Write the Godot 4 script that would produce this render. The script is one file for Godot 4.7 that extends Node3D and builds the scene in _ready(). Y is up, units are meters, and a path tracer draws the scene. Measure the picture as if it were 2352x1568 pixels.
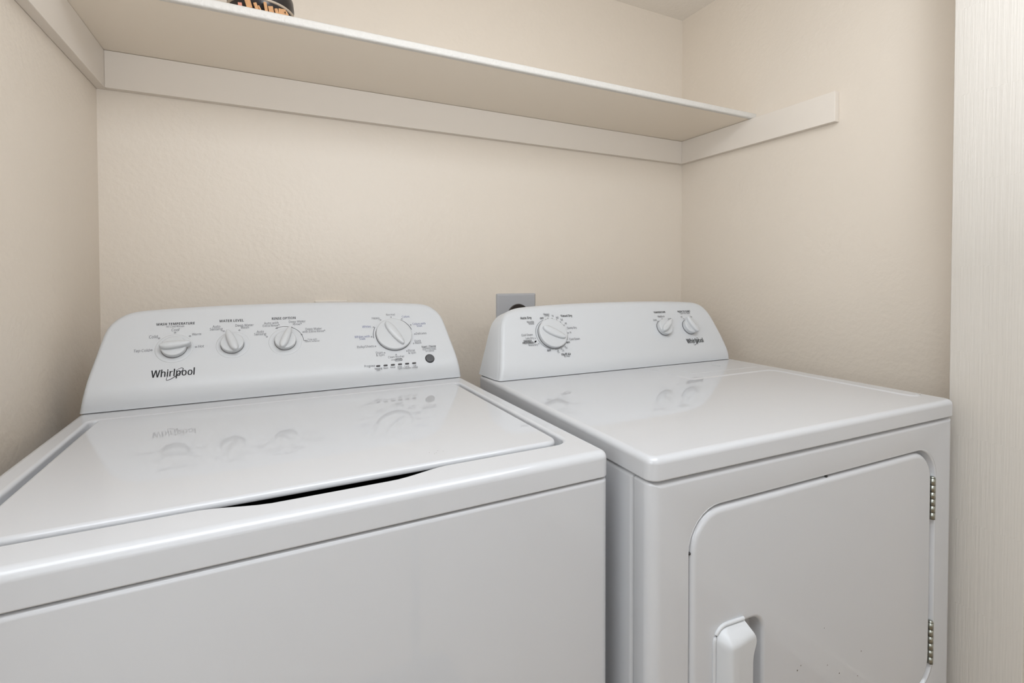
extends Node3D
# A laundry closet: a top-loading washer and a front-loading dryer under a painted shelf,
# seen from the hall in front of it. Metres, y up, back wall of the closet at z = 0.

const ENAMEL := Color(0.79, 0.793, 0.803)
const CREAM := Color(0.895, 0.852, 0.797)

const DAY := Color(0.93, 0.97, 1.0)
const LAMP := Color(0.935, 0.965, 1.0)

var M := {}          # materials
var taken := {}      # names given so far


# ---------------------------------------------------------------- scene

func _ready():
	set_view()
	set_light()
	make_materials()
	build_room()
	build_shelf()
	build_outlet()
	build_washer()
	build_dryer()
	build_shelf_things()


func set_view():
	var cam := Camera3D.new()
	cam.name = "camera"
	add_child(cam)
	cam.position = Vector3(0.34495, 1.14644, 1.39038)
	cam.rotation = Vector3(-0.01924, -0.45316, -0.00178)
	cam.keep_aspect = Camera3D.KEEP_HEIGHT
	# focal length 1132.5 px in a picture of 2352 x 1568, lens shifted down by 125.1 px
	var near := 0.05
	cam.set_frustum(near * 1568.0 / 1132.52, Vector2(0, -near * (784.0 - 658.9) / 1132.52), near, 60.0)
	cam.current = true


func set_light():
	var we := WorldEnvironment.new()
	we.name = "world_environment"
	var env := Environment.new()
	env.background_mode = Environment.BG_COLOR
	env.background_color = Color(0.75, 0.82, 0.9)
	env.background_energy_multiplier = 0.3
	env.tonemap_mode = Environment.TONE_MAPPER_LINEAR
	env.tonemap_exposure = 0.315
	env.sdfgi_enabled = true
	env.ssao_enabled = true
	env.ssil_enabled = true
	we.environment = env
	add_child(we)
	# daylight through the two hall windows, the hall's ceiling light and an uplighter, all behind the camera
	area_light("window_light", Vector3(0.15, 1.45, 3.34), Vector3(0, 0, -1), Vector2(1.6, 0.95), DAY, 0.8)
	area_light("side_window_light", Vector3(-0.99, 1.45, 2.0), Vector3(1, 0, 0), Vector2(1.25, 0.95), DAY, 3.9)
	area_light("ceiling_light_light", Vector3(0.45, 2.06, 1.42), Vector3(0, -1, 0), Vector2(1.6, 0.8), LAMP, 4.2)
	area_light("uplighter_light", Vector3(0.7, 1.405, 1.6), Vector3(0, 1, -0.36), Vector2(0.34, 0.34), LAMP, 4.4)


func area_light(called, at, toward, size, color, energy):
	var l := AreaLight3D.new()
	l.name = called
	l.area_size = size
	l.light_color = color
	l.light_energy = energy
	l.shadow_enabled = true
	l.area_range = 12.0
	l.area_attenuation = 2.0
	add_child(l)
	l.position = at
	var up := Vector3.UP if absf(toward.y) < 0.9 else Vector3.FORWARD
	l.look_at_from_position(at, at + toward, up)


# ---------------------------------------------------------------- naming

func numbered(n: String) -> String:
	if not taken.has(n):
		taken[n] = 0
		return n
	taken[n] += 1
	return "%s_%03d" % [n, taken[n]]


func thing(called, label, category, at := Vector3.ZERO, turn := 0.0, group := ""):
	var o := Node3D.new()
	o.name = numbered(called)
	add_child(o)
	o.position = at
	o.rotation.y = turn
	tag(o, label, category, group)
	return o


func tag(o, label, category, group := ""):
	o.set_meta("label", label)
	o.set_meta("category", category)
	if group:
		o.set_meta("group", group)


func put(called, mesh: Mesh, mat: Material, parent: Node = self) -> MeshInstance3D:
	var o := MeshInstance3D.new()
	o.name = numbered(called) if parent == self else called
	o.mesh = mesh
	o.material_override = mat
	parent.add_child(o, true)
	return o


func struct(called, mesh, mat, label := "", parent: Node = self):
	var o := put(called, mesh, mat, parent)
	if parent == self:
		o.set_meta("kind", "structure")
		if label:
			o.set_meta("label", label)
	return o


# ---------------------------------------------------------------- mesh tools

class Shape:
	# triangles with smoothing groups; turned outside out when it is made into a mesh
	var v := PackedVector3Array()
	var g := PackedInt32Array()

	func tri(a: Vector3, b: Vector3, c: Vector3, group := 0):
		v.append(a); v.append(b); v.append(c)
		g.append(group)

	func quad(a: Vector3, b: Vector3, c: Vector3, d: Vector3, group := 0):
		tri(a, b, c, group)
		tri(a, c, d, group)

	func loft(loops: Array, closed := true, group := 0):
		for k in loops.size() - 1:
			var p: PackedVector3Array = loops[k]
			var q: PackedVector3Array = loops[k + 1]
			var n := p.size()
			for i in (n if closed else n - 1):
				var j := (i + 1) % n
				quad(p[i], p[j], q[j], q[i], group)

	func cap(loop: PackedVector3Array, back := false, group := 7):
		var c := Vector3.ZERO
		for p in loop:
			c += p
		c /= loop.size()
		for i in loop.size():
			var j := (i + 1) % loop.size()
			if back:
				tri(c, loop[j], loop[i], group)
			else:
				tri(c, loop[i], loop[j], group)

	func mesh(flip := false, keep := false) -> ArrayMesh:
		var mid := Vector3.ZERO
		for p in v:
			mid += p
		mid /= maxi(1, v.size())
		var vol := 0.0
		for t in g.size():
			vol += (v[3 * t] - mid).dot((v[3 * t + 1] - mid).cross(v[3 * t + 2] - mid))
		var turned := (vol > 0.0) != flip        # front faces run clockwise
		if keep:
			turned = flip
		var st := SurfaceTool.new()
		st.begin(Mesh.PRIMITIVE_TRIANGLES)
		for t in g.size():
			st.set_smooth_group(g[t] if g[t] != 7 else -1)
			st.add_vertex(v[3 * t])
			st.set_smooth_group(g[t] if g[t] != 7 else -1)
			st.add_vertex(v[3 * t + (2 if turned else 1)])
			st.set_smooth_group(g[t] if g[t] != 7 else -1)
			st.add_vertex(v[3 * t + (1 if turned else 2)])
		st.index()
		st.generate_normals()
		return st.commit()


func rr(x0: float, x1: float, y0: float, y1: float, r, n := 6, m := 3) -> PackedVector2Array:
	# a rounded rectangle; r is one radius or four (x1y1, x0y1, x0y0, x1y0)
	var rad: Array = r if r is Array else [r, r, r, r]
	var cs := [Vector2(x1, y1), Vector2(x0, y1), Vector2(x0, y0), Vector2(x1, y0)]
	var sg := [Vector2(-1, -1), Vector2(1, -1), Vector2(1, 1), Vector2(-1, 1)]
	var arcs := []
	for k in 4:
		var c: Vector2 = cs[k] + sg[k] * rad[k]
		var arc := PackedVector2Array()
		for i in n + 1:
			var a: float = PI / 2 * (k + float(i) / n)
			arc.append(c + Vector2(cos(a), sin(a)) * rad[k])
		arcs.append(arc)
	var out := PackedVector2Array()
	for k in 4:
		out.append_array(arcs[k])
		var a: Vector2 = arcs[k][n]
		var b: Vector2 = arcs[(k + 1) % 4][0]
		for i in m:
			out.append(a.lerp(b, (i + 1.0) / (m + 1.0)))
	return out


func flat(l: PackedVector2Array, y: float) -> PackedVector3Array:     # lying: x, z
	var o := PackedVector3Array()
	for p in l:
		o.append(Vector3(p.x, y, p.y))
	return o


func upright(l: PackedVector2Array, z: float) -> PackedVector3Array:  # standing: x, y
	var o := PackedVector3Array()
	for p in l:
		o.append(Vector3(p.x, p.y, z))
	return o


func slab(x0, x1, y0, y1, z0, z1, rc := 0.003, rt := 0.002, rb := 0.001) -> ArrayMesh:
	# a block with rounded upright edges (rc), rounded top edge (rt) and bottom edge (rb)
	var s := Shape.new()
	slab_in(s, x0, x1, y0, y1, z0, z1, rc, rt, rb)
	return s.mesh()


func slab_in(s: Shape, x0, x1, y0, y1, z0, z1, rc, rt, rb):
	var loops := []
	var ins := func(d, y): return flat(rr(x0 + d, x1 - d, z0 + d, z1 - d, maxf(rc - d, 0.0003), 5, 2), y)
	loops.append(ins.call(rb + 0.0005, y0))
	for i in 4:
		var a := PI / 2 * i / 3.0
		loops.append(ins.call(rb * (1 - sin(a)), y0 + rb * (1 - cos(a))))
	loops.append(ins.call(0.0, y0 + rb + 0.0004))
	loops.append(ins.call(0.0, y1 - rt - 0.0004))
	for i in 6:
		var a := PI / 2 * i / 5.0
		loops.append(ins.call(rt * (1 - cos(a)), y1 - rt * (1 - sin(a))))
	loops.append(ins.call(rt + 0.0006, y1))
	s.loft(loops)
	s.cap(loops[0], true)
	s.cap(loops[-1])


func block(x0, x1, y0, y1, z0, z1) -> ArrayMesh:   # a plain sharp block for walls
	var b := BoxMesh.new()
	b.size = Vector3(x1 - x0, y1 - y0, z1 - z0)
	var st := SurfaceTool.new()
	st.append_from(b, 0, Transform3D(Basis(), Vector3(x0 + x1, y0 + y1, z0 + z1) / 2))
	return st.commit()


func lathe(profile: Array, n := 40) -> Array:      # loops round +z from (radius, z) pairs
	var loops := []
	for p in profile:
		var l := PackedVector3Array()
		for i in n:
			var a := TAU * i / n
			l.append(Vector3(cos(a) * p[0], sin(a) * p[0], p[1]))
		loops.append(l)
	return loops


func lathe_mesh(profile: Array, n := 40) -> ArrayMesh:
	var s := Shape.new()
	var l := lathe(profile, n)
	s.loft(l)
	s.cap(l[0], true)
	s.cap(l[-1])
	return s.mesh()


func tube(path: PackedVector3Array, r: float, n := 10) -> ArrayMesh:
	var s := Shape.new()
	var loops := []
	for k in path.size():
		var d := (path[mini(k + 1, path.size() - 1)] - path[maxi(k - 1, 0)]).normalized()
		var u := d.cross(Vector3.UP if absf(d.y) < 0.9 else Vector3.RIGHT).normalized()
		var w := d.cross(u)
		var l := PackedVector3Array()
		for i in n:
			var a := TAU * i / n
			l.append(path[k] + (u * cos(a) + w * sin(a)) * r)
		loops.append(l)
	s.loft(loops)
	s.cap(loops[0], true)
	s.cap(loops[-1])
	return s.mesh()


# ---------------------------------------------------------------- materials

func noise_image(size: int, freq: float, octaves: int, sd: int, kind := FastNoiseLite.TYPE_SIMPLEX_SMOOTH) -> Image:
	var n := FastNoiseLite.new()
	n.noise_type = kind
	n.frequency = freq
	n.seed = sd
	n.fractal_type = FastNoiseLite.FRACTAL_FBM if octaves > 1 else FastNoiseLite.FRACTAL_NONE
	n.fractal_octaves = octaves
	return n.get_seamless_image(size, size, false, false, 0.15)


func paint(color: Color, rough: float, bump: Image = null, strength := 1.0, scale := 3.0) -> StandardMaterial3D:
	var m := StandardMaterial3D.new()
	m.albedo_color = color
	m.roughness = rough
	if bump:
		var im: Image = bump.duplicate()
		im.convert(Image.FORMAT_RGBA8)
		im.bump_map_to_normal_map(strength)
		m.normal_enabled = true
		m.normal_texture = ImageTexture.create_from_image(im)
		m.uv1_triplanar = true
		m.uv1_world_triplanar = true
		m.uv1_scale = Vector3.ONE * scale
	return m


func make_materials():
	var peel := noise_image(1024, 0.022, 3, 11)
	M.wall = paint(CREAM, 0.42, peel, 1.2, 2.2)
	M.ceiling = paint(Color(0.92, 0.895, 0.86), 0.7, peel, 1.2, 2.2)
	M.trim = paint(Color(0.9, 0.865, 0.822), 0.36)
	M.shelf = paint(Color(0.95, 0.905, 0.84), 0.4)
	M.edge = paint(Color(0.85, 0.835, 0.81), 0.42, noise_image(512, 0.05, 3, 5), 2.0, 4.0)
	# brushed paint on the jamb: streaks that run up and down
	var streak := Image.create(512, 512, false, Image.FORMAT_RGBA8)
	var sn := FastNoiseLite.new()
	sn.seed = 3
	sn.frequency = 0.06
	for x in 512:
		for y in 512:
			var h := 0.5 + 0.35 * sn.get_noise_2d(x * 1.0, y * 0.03)
			streak.set_pixel(x, y, Color(h, h, h))
	M.jamb = paint(Color(0.82, 0.795, 0.76), 0.4, streak, 2.0, 6.0)
	M.floor = paint(Color(0.66, 0.58, 0.49), 0.6, noise_image(512, 0.08, 3, 9), 4.0, 4.0)
	M.hall = paint(Color(0.88, 0.85, 0.81), 0.6, peel, 1.2, 2.2)
	M.enamel = paint(ENAMEL, 0.03)
	M.enamel.metallic_specular = 0.55
	M.enamel.clearcoat_enabled = false
	M.plastic = paint(Color(0.80, 0.805, 0.812), 0.36)
	M.knob = paint(Color(0.79, 0.795, 0.80), 0.3)
	M.print = paint(Color(0.2, 0.2, 0.21), 0.5)
	M.print_soft = paint(Color(0.36, 0.36, 0.38), 0.5)
	M.print_blue = paint(Color(0.36, 0.38, 0.55), 0.5)
	M.lamp_lens = paint(Color(0.2, 0.185, 0.19), 0.3)
	M.button = paint(Color(0.3, 0.3, 0.31), 0.35)
	M.rim = paint(Color(0.12, 0.12, 0.12), 0.4)
	M.gap = paint(Color(0.42, 0.42, 0.43), 0.5)
	M.tub = paint(Color(0.06, 0.055, 0.055), 0.6)
	M.steel = paint(Color(0.66, 0.67, 0.64), 0.3)
	M.steel.metallic = 1.0
	M.plate = paint(Color(0.7, 0.7, 0.71), 0.35)
	M.socket = paint(Color(0.3, 0.275, 0.26), 0.5)
	M.black = paint(Color(0.05, 0.05, 0.05), 0.5)
	M.pot = paint(Color(0.15, 0.135, 0.135), 0.3)
	M.band = paint(Color(0.75, 0.69, 0.62), 0.35)
	var grain := Image.create(128, 128, false, Image.FORMAT_RGBA8)
	var gn := FastNoiseLite.new()
	gn.seed = 8
	gn.frequency = 0.05
	for x in 128:
		for y in 128:
			var h := 0.93 + 0.1 * gn.get_noise_2d(x * 3.0, y * 0.3)
			grain.set_pixel(x, y, Color(h, h * 0.99, h * 0.97))
	M.wood = paint(Color(0.83, 0.63, 0.44), 0.6)
	M.wood.albedo_texture = ImageTexture.create_from_image(grain)
	M.wood.uv1_triplanar = true
	M.wood.uv1_scale = Vector3.ONE * 20.0
	M.wood_pink = M.wood.duplicate()
	M.wood_pink.albedo_color = Color(0.86, 0.58, 0.5)
	M.speck = paint(Color(0.42, 0.39, 0.36), 0.6)
	M.glow = StandardMaterial3D.new()
	M.glow.albedo_color = Color(0.9, 0.9, 0.9)
	M.glow.emission_enabled = true
	M.glow.emission = Color(1.0, 0.985, 0.96)
	M.glow.emission_energy_multiplier = 1.0
	M.sky_glow = StandardMaterial3D.new()
	M.sky_glow.albedo_color = Color(0.9, 0.9, 0.9)
	M.sky_glow.emission_enabled = true
	M.sky_glow.emission = Color(0.96, 0.98, 1.0)
	M.sky_glow.emission_energy_multiplier = 1.0


# ---------------------------------------------------------------- the room

const XR := 1.7306     # right wall of the closet
const YC := 2.1014     # its ceiling
const CLEAT_LOW := 1.5655
const SHELF_LOW := 1.6469
const SHELF_TOP := 1.6647
const SHELF_Z := 0.3156

func build_room():
	struct("wall_back", block(-0.12, XR + 0.12, 0, YC + 0.1, -0.12, 0), M.wall)
	struct("wall_left", block(-0.12, 0, 0, YC, 0, 0.97), M.wall)
	struct("wall_right", block(XR, XR + 0.12, 0, YC, 0, 0.893), M.wall)
	struct("ceiling_closet", block(0, XR, YC, YC + 0.1, 0, 0.87), M.ceiling)
	# the opening: header, and the jamb on the right
	struct("wall_return", block(1.576, XR + 0.12, 0, YC, 0.893, 1.001), M.wall)
	struct("trim_1", slab(1.56, 1.576, 0, YC, 0.89, 1.004, 0.002, 0.001), M.jamb)
	struct("wall_hall_left", block(-1.02, -0.12, 0, YC, 0.87, 0.985), M.hall)
	struct("wall_hall_right", block(XR + 0.02, XR + 0.14, 0, YC, 0.985, 3.5), M.hall)
	struct("floor", block(-1.14, XR + 0.14, -0.1, 0, -0.12, 3.5), M.floor)
	struct("ceiling_hall", block(-1.14, XR + 0.14, YC, YC + 0.1, 0.87, 3.5), M.ceiling)
	struct("baseboard_right", slab(XR + 0.006, XR + 0.02, 0, 0.085, 0.99, 3.38, 0.002, 0.005), M.trim)
	struct("baseboard_side", slab(-1.02, -1.006, 0, 0.085, 0.99, 3.38, 0.002, 0.005), M.trim)
	# far wall and left wall of the hall, each with a window
	struct("wall_front", holed(-1.02, XR + 0.02, -0.7, 1.0, 0.9, 1.95, 3.38, 3.5), M.hall)
	window("window_1", Transform3D(Basis(Vector3.UP, PI), Vector3(0.15, 0.9, 3.38)), 1.7)
	var side: MeshInstance3D = struct("wall_hall_side", holed(0.87, 3.5, 1.33, 2.67, 0.9, 1.95, 0, 0.12), M.hall)
	side.transform = Transform3D(Basis(Vector3.UP, -PI / 2), Vector3(-1.02, 0, 0))
	window("window_2", Transform3D(Basis(Vector3.UP, PI / 2), Vector3(-1.02, 0.9, 2.0)), 1.34)
	# the hall's ceiling light
	var l = thing("ceiling_light", "wide white ceiling light panel in the hall in front of the closet", "light", Vector3(0.45, YC, 1.42))
	put("housing", slab(-0.82, 0.82, -0.03, 0, -0.42, 0.42, 0.02, 0.001, 0.006), M.trim, l)
	put("diffuser", slab(-0.8, 0.8, -0.036, -0.029, -0.4, 0.4, 0.02, 0.001, 0.003), M.glow, l)
	# an uplighter, standing in the hall
	var f = thing("floor_lamp", "tall uplighter floor lamp with a wide square bowl standing in the hall", "lamp", Vector3(0.7, 0, 1.6))
	put("base", slab(-0.14, 0.14, 0, 0.02, -0.14, 0.14, 0.05, 0.005), M.black, f)
	put("pole", tube(PackedVector3Array([Vector3(0, 0.01, 0), Vector3(0, 0.8, 0), Vector3(0, 1.37, 0)]), 0.011), M.black, f)
	var head := put("bowl", slab(-0.18, 0.18, -0.04, 0.0, -0.18, 0.18, 0.03, 0.002, 0.02), M.trim, f)
	head.transform = Transform3D(Basis(Vector3.RIGHT, -0.346), Vector3(0, 1.39, 0.0))
	put("diffuser", slab(-0.17, 0.17, 0.0002, 0.004, -0.17, 0.17, 0.025, 0.001, 0.001), M.glow, head)


func holed(x0, x1, hx0, hx1, hy0, hy1, z0, z1) -> ArrayMesh:      # a wall with a window opening
	var st := SurfaceTool.new()
	st.begin(Mesh.PRIMITIVE_TRIANGLES)
	for b in [block(x0, hx0, 0, YC, z0, z1), block(hx1, x1, 0, YC, z0, z1), block(hx0, hx1, 0, hy0, z0, z1), block(hx0, hx1, hy1, YC, z0, z1)]:
		st.append_from(b, 0, Transform3D())
	return st.commit()


func window(called, at: Transform3D, wide: float):     # looks along +z; bright frosted pane set back in the wall
	var w := Node3D.new()
	w.name = called
	add_child(w)
	w.transform = at
	w.set_meta("kind", "structure")
	var h := wide / 2
	put("pane", block(-h, h, 0, 1.05, -0.05, -0.04), M.sky_glow, w)
	var fr := SurfaceTool.new()
	fr.begin(Mesh.PRIMITIVE_TRIANGLES)
	for b in [block(-h, -h + 0.05, 0, 1.05, -0.04, 0.01), block(h - 0.05, h, 0, 1.05, -0.04, 0.01), block(-h, h, 0, 0.05, -0.04, 0.01), block(-h, h, 1.0, 1.05, -0.04, 0.01)]:
		fr.append_from(b, 0, Transform3D())
	put("frame", fr.commit(), M.trim, w)


# ---------------------------------------------------------------- the shelf

const CT := 0.019      # thickness of the cleats

func build_shelf():
	var s = thing("wall_shelf", "long cream painted shelf board running across the closet above the machines", "shelf", Vector3(0, SHELF_LOW, 0))
	put("board", block(0.0005, XR - 0.0005, 0.0006, SHELF_TOP - SHELF_LOW, 0.0005, SHELF_Z - 0.006), M.shelf, s)
	# rounded, thickly painted front edge
	var sh := Shape.new()
	var loops := []
	var t := SHELF_TOP - SHELF_LOW
	for k in 2:
		var x: float = [0.0005, XR - 0.0005][k]
		var l := PackedVector3Array()
		for p in rr(0.0, 0.012, 0.0, t, [0.0055, 0.0003, 0.0003, 0.0045], 5, 2):
			l.append(Vector3(x, p.y + 0.0002, SHELF_Z - 0.012 + p.x))
		loops.append(l)
	sh.loft(loops)
	sh.cap(loops[0], true)
	sh.cap(loops[1])
	put("front_edge", sh.mesh(), M.edge, s)
	var names := ["cream wooden cleat under the shelf along the back wall", "cream wooden cleat on the left wall under the shelf end", "cream wooden cleat on the right wall running past the shelf front"]
	var m := [slab(CT, XR - CT, 0, SHELF_LOW - CLEAT_LOW, 0.0003, CT, 0.001, 0.0012, 0.0012), slab(0.0003, CT, 0, SHELF_LOW - CLEAT_LOW, 0.0003, 0.5704, 0.0015, 0.0012, 0.0012), slab(-CT, -0.0003, 0, SHELF_LOW - CLEAT_LOW, 0.0003, 0.5704, 0.0015, 0.0012, 0.0012)]
	for k in 3:
		var o := put("shelf_cleat", m[k], M.trim)
		o.position = Vector3(XR if k == 2 else 0.0, CLEAT_LOW, 0)
		tag(o, names[k], "cleat", "cleats that carry the shelf")


# ---------------------------------------------------------------- outlet on the back wall

func build_outlet():
	var o = thing("wall_outlet", "square grey dryer outlet plate on the back wall behind the dryer", "outlet", Vector3(1.0355, 1.03, 0))
	var s := Shape.new()
	var loops := []
	for q in [[0.0, 0.0005], [0.0005, 0.003], [0.004, 0.0062], [0.0046, 0.0064], [0.008, 0.0065]]:
		loops.append(upright(rr(-0.0685 + q[0], 0.0685 - q[0], -0.0665 + q[0], 0.0665 - q[0], maxf(0.002, 0.003 - q[0]), 4, 1), q[1]))
	s.loft(loops)
	s.cap(loops[0], true)
	s.cap(loops[-1])
	put("plate", s.mesh(), M.plate, o)
	var ring := put("socket", lathe_mesh([[0.0365, 0.006], [0.0375, 0.0075], [0.0372, 0.0095], [0.0355, 0.0105], [0.034, 0.0085], [0.0, 0.0084]], 48), M.socket, o)
	ring.position = Vector3(0.0045, -0.0035, 0)
	for a in [-0.021, 0.021]:
		var slot := put("slot", slab(-0.002, 0.002, -0.008, 0.008, 0.0, 0.001, 0.0004, 0.0004, 0.0004), M.black, ring)
		slot.position = Vector3(a, 0.012, 0.0084)
	# the dryer's plug, pushed into it
	var p = thing("dryer_plug", "dark round dryer plug in the grey outlet behind the dryer", "plug", Vector3(1.048, 1.022, 0.0098))
	put("body", lathe_mesh([[0.026, 0.0], [0.0285, 0.002], [0.029, 0.016], [0.0275, 0.02], [0.024, 0.022], [0.0, 0.0225]], 36), M.socket, p)
	put("cord", tube(PackedVector3Array([Vector3(0, -0.015, 0.012), Vector3(0, -0.03, 0.013), Vector3(0, -0.06, 0.014), Vector3(0.002, -0.2, 0.02), Vector3(0.01, -0.5, 0.03)]), 0.007), M.socket, p)
	# a plain cover plate whose top edge shows over the washer
	var c = thing("cover_plate", "pale cover plate on the back wall peeking over the washer's control panel", "cover plate", Vector3(0.4857, 1.0865, 0))
	put("plate", slab(-0.0405, 0.0405, -0.12, 0, 0.0004, 0.006, 0.002, 0.002, 0.002), M.trim, c)


# ---------------------------------------------------------------- control panels

class Face:
	# the leaning front of a control panel: (x across, s up the slope, n out of it)
	var base := 0.914
	var brk := 0.03
	var lean := 36.0

	func frame() -> Transform3D:
		var a := deg_to_rad(lean)
		return Transform3D(Basis(Vector3(1, 0, 0), Vector3(0, cos(a), -sin(a)), Vector3(0, sin(a), cos(a))), Vector3(0, base + brk, 0))

	func z(y: float) -> float:          # depth of the front at height y over the base
		var d := y - brk
		var w := 0.017
		var t := tan(deg_to_rad(lean))
		if d <= -w:
			return 0.0
		if d >= w:
			return -t * d
		return -t * (d + w) * (d + w) / (4 * w)


func half_outline(pts: Array, n: int) -> PackedVector2Array:    # (inset, height) samples
	var c := Curve2D.new()
	for k in pts.size():
		var a: Vector2 = pts[maxi(k - 1, 0)]
		var b: Vector2 = pts[mini(k + 1, pts.size() - 1)]
		var d0: float = (pts[k] - pts[maxi(k - 1, 0)]).length()
		var d1: float = (pts[mini(k + 1, pts.size() - 1)] - pts[k]).length()
		var t := (b - a).normalized()
		c.add_point(pts[k], -t * d0 / 3.0, t * d1 / 3.0)
	c.bake_interval = 0.0005
	var out := PackedVector2Array()
	var full := c.get_baked_length()
	for i in n:
		out.append(c.sample_baked(full * i / (n - 1), true))
	return out


func panel_shape(face: Face, width: float, left: Array, right: Array, fil: float, flare: float, zback: float) -> ArrayMesh:
	var n := 90
	var lo := half_outline(left, n)
	var ro := half_outline(right, n)
	var line := PackedVector2Array()
	for p in lo:
		line.append(Vector2(p.x, p.y))
	for k in n - 1:
		var p := ro[n - 2 - k]
		line.append(Vector2(width - p.x, p.y))
	var cnt := line.size()
	var nor := PackedVector2Array()
	for i in cnt:
		var d := (line[mini(i + 1, cnt - 1)] - line[maxi(i - 1, 0)]).normalized()
		nor.append(Vector2(d.y, -d.x))        # inward for a line that goes up the left side
	var loops := []
	var ring := func(ins: float, back: float, zfix):
		var l := PackedVector3Array()
		for i in cnt:
			var p := line[i] + nor[i] * ins
			if ins < -0.001:        # towards the back the panel widens sideways and its top falls
				p = line[i] + Vector2(nor[i].x * ins, ins * 0.6 * clampf(line[i].y / 0.16, 0.0, 1.0))
			if i == 0 or i == cnt - 1:
				p.y = 0.0013
			var zz: float = face.z(p.y) - back
			var y := p.y
			if zfix != null:
				zz = minf(zfix, face.z(line[i].y) - fil - 0.002)
			l.append(Vector3(p.x, face.base + y, zz))
		return l
	loops.append(ring.call(-flare, 0.0, zback))
	loops.append(ring.call(-flare * 0.3, fil + 0.006, null))
	loops.append(ring.call(-0.0003, fil + 0.0006, null))
	for k in 7:
		var a := PI / 2 * k / 6.0
		loops.append(ring.call(fil * (1 - cos(a)), fil * (1 - sin(a)), null))
	loops.append(ring.call(fil + 0.0006, 0.0, null))
	var s := Shape.new()
	s.loft(loops, false)
	# back
	var bk: PackedVector3Array = loops[0]
	for i in n - 1:
		s.quad(bk[i], bk[i + 1], bk[cnt - 2 - i], bk[cnt - 1 - i], 1)
	# front, row by row between the two sides
	var fr: PackedVector3Array = loops[-1]
	var cols := 16
	for i in n - 1:
		var a0 := fr[i]
		var b0 := fr[cnt - 1 - i]
		var a1 := fr[i + 1]
		var b1 := fr[cnt - 2 - i]
		for c in cols:
			var t0 := float(c) / cols
			var t1 := float(c + 1) / cols
			var q := [a0.lerp(b0, t0), a0.lerp(b0, t1), a1.lerp(b1, t1), a1.lerp(b1, t0)]
			for j in 4:
				q[j].z = face.z(q[j].y - face.base)
			s.quad(q[3], q[2], q[1], q[0], 0)
	return s.mesh()


# lettering: printed flat on the panel
var fonts := {}

func letters(st: SurfaceTool, text: String, bold: bool, x0: float, y: float, x1: float, at: Transform3D, tall := 1.2):
	if not fonts.has(bold):
		var f := SystemFont.new()
		f.font_names = PackedStringArray(["Droid Sans"])
		f.font_weight = 700 if bold else 400
		fonts[bold] = f
	var t := TextMesh.new()
	t.font = fonts[bold]
	t.font_size = 32
	t.pixel_size = 0.01
	t.depth = 0.0
	t.curve_step = 1.0
	t.text = text
	t.horizontal_alignment = HORIZONTAL_ALIGNMENT_LEFT
	t.vertical_alignment = VERTICAL_ALIGNMENT_TOP
	var asc: float = fonts[bold].get_ascent(32) * 0.01
	var box := t.get_aabb()
	var k := (x1 - x0) / maxf(box.size.x, 0.001)
	var to := at * Transform3D(Basis.from_scale(Vector3(k, k * tall, 1)), Vector3(x0 - box.position.x * k, y + asc * k * tall, 0.0003))
	st.append_from(t, 0, to)


func annulus(st: SurfaceTool, c: Vector2, r0: float, r1: float, at: Transform3D, n := 16, a0 := 0.0, a1 := TAU):
	for i in n:
		var u := lerpf(a0, a1, float(i) / n)
		var v := lerpf(a0, a1, float(i + 1) / n)
		quad2(st, c + Vector2(cos(u), sin(u)) * r0, c + Vector2(cos(u), sin(u)) * r1, c + Vector2(cos(v), sin(v)) * r1, c + Vector2(cos(v), sin(v)) * r0, at)


func quad2(st: SurfaceTool, a: Vector2, b: Vector2, c: Vector2, d: Vector2, at: Transform3D):
	var nrm := at.basis.z.normalized()
	for p in [a, c, b, a, d, c]:
		st.set_normal(nrm)
		st.set_uv(Vector2.ZERO)
		st.add_vertex(at * Vector3(p.x, p.y, 0.0003))


func ribbon(st: SurfaceTool, pts: Array, w: Array, at: Transform3D):
	for k in pts.size() - 1:
		var d0: Vector2 = (pts[k + 1] - pts[maxi(k - 1, 0)]).normalized().orthogonal()
		var d1: Vector2 = (pts[mini(k + 2, pts.size() - 1)] - pts[k]).normalized().orthogonal()
		quad2(st, pts[k] + d0 * w[k], pts[k] - d0 * w[k], pts[k + 1] - d1 * w[k + 1], pts[k + 1] + d1 * w[k + 1], at)


func smooth_line(pts: Array, n: int) -> Array:
	var c := Curve2D.new()
	for k in pts.size():
		var t: Vector2 = (pts[mini(k + 1, pts.size() - 1)] - pts[maxi(k - 1, 0)]) / 6.0
		c.add_point(pts[k], -t, t)
	c.bake_interval = 0.0002
	var out := []
	for i in n:
		out.append(c.sample_baked(c.get_baked_length() * i / (n - 1), true))
	return out


func new_print() -> SurfaceTool:
	var st := SurfaceTool.new()
	st.begin(Mesh.PRIMITIVE_TRIANGLES)
	return st


func print_set(panel, called, rows: Array, dots: Array, at: Transform3D, dot := 0.0017):
	# one mesh for the dark print, one for the lighter, one for the blue
	var sts := [new_print(), new_print(), new_print()]
	var used := [false, false, false]
	for r in rows:
		var which: int = 0 if r[1] == 1 else (2 if r[1] == 3 else 1)
		letters(sts[which], r[0], r[1] == 1, r[2], r[3], r[4], at)
		used[which] = true
	if dots:
		var ds := new_print()
		for d in dots:
			annulus(ds, Vector2(d[0], d[1]), dot * 0.55, dot, at)
		ds.index()
		sts[1].append_from(ds.commit(), 0, Transform3D())
		used[1] = true
	for k in 3:
		if used[k]:
			put(called, sts[k].commit(), [M.print, M.print_soft, M.print_blue][k], panel)


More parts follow.
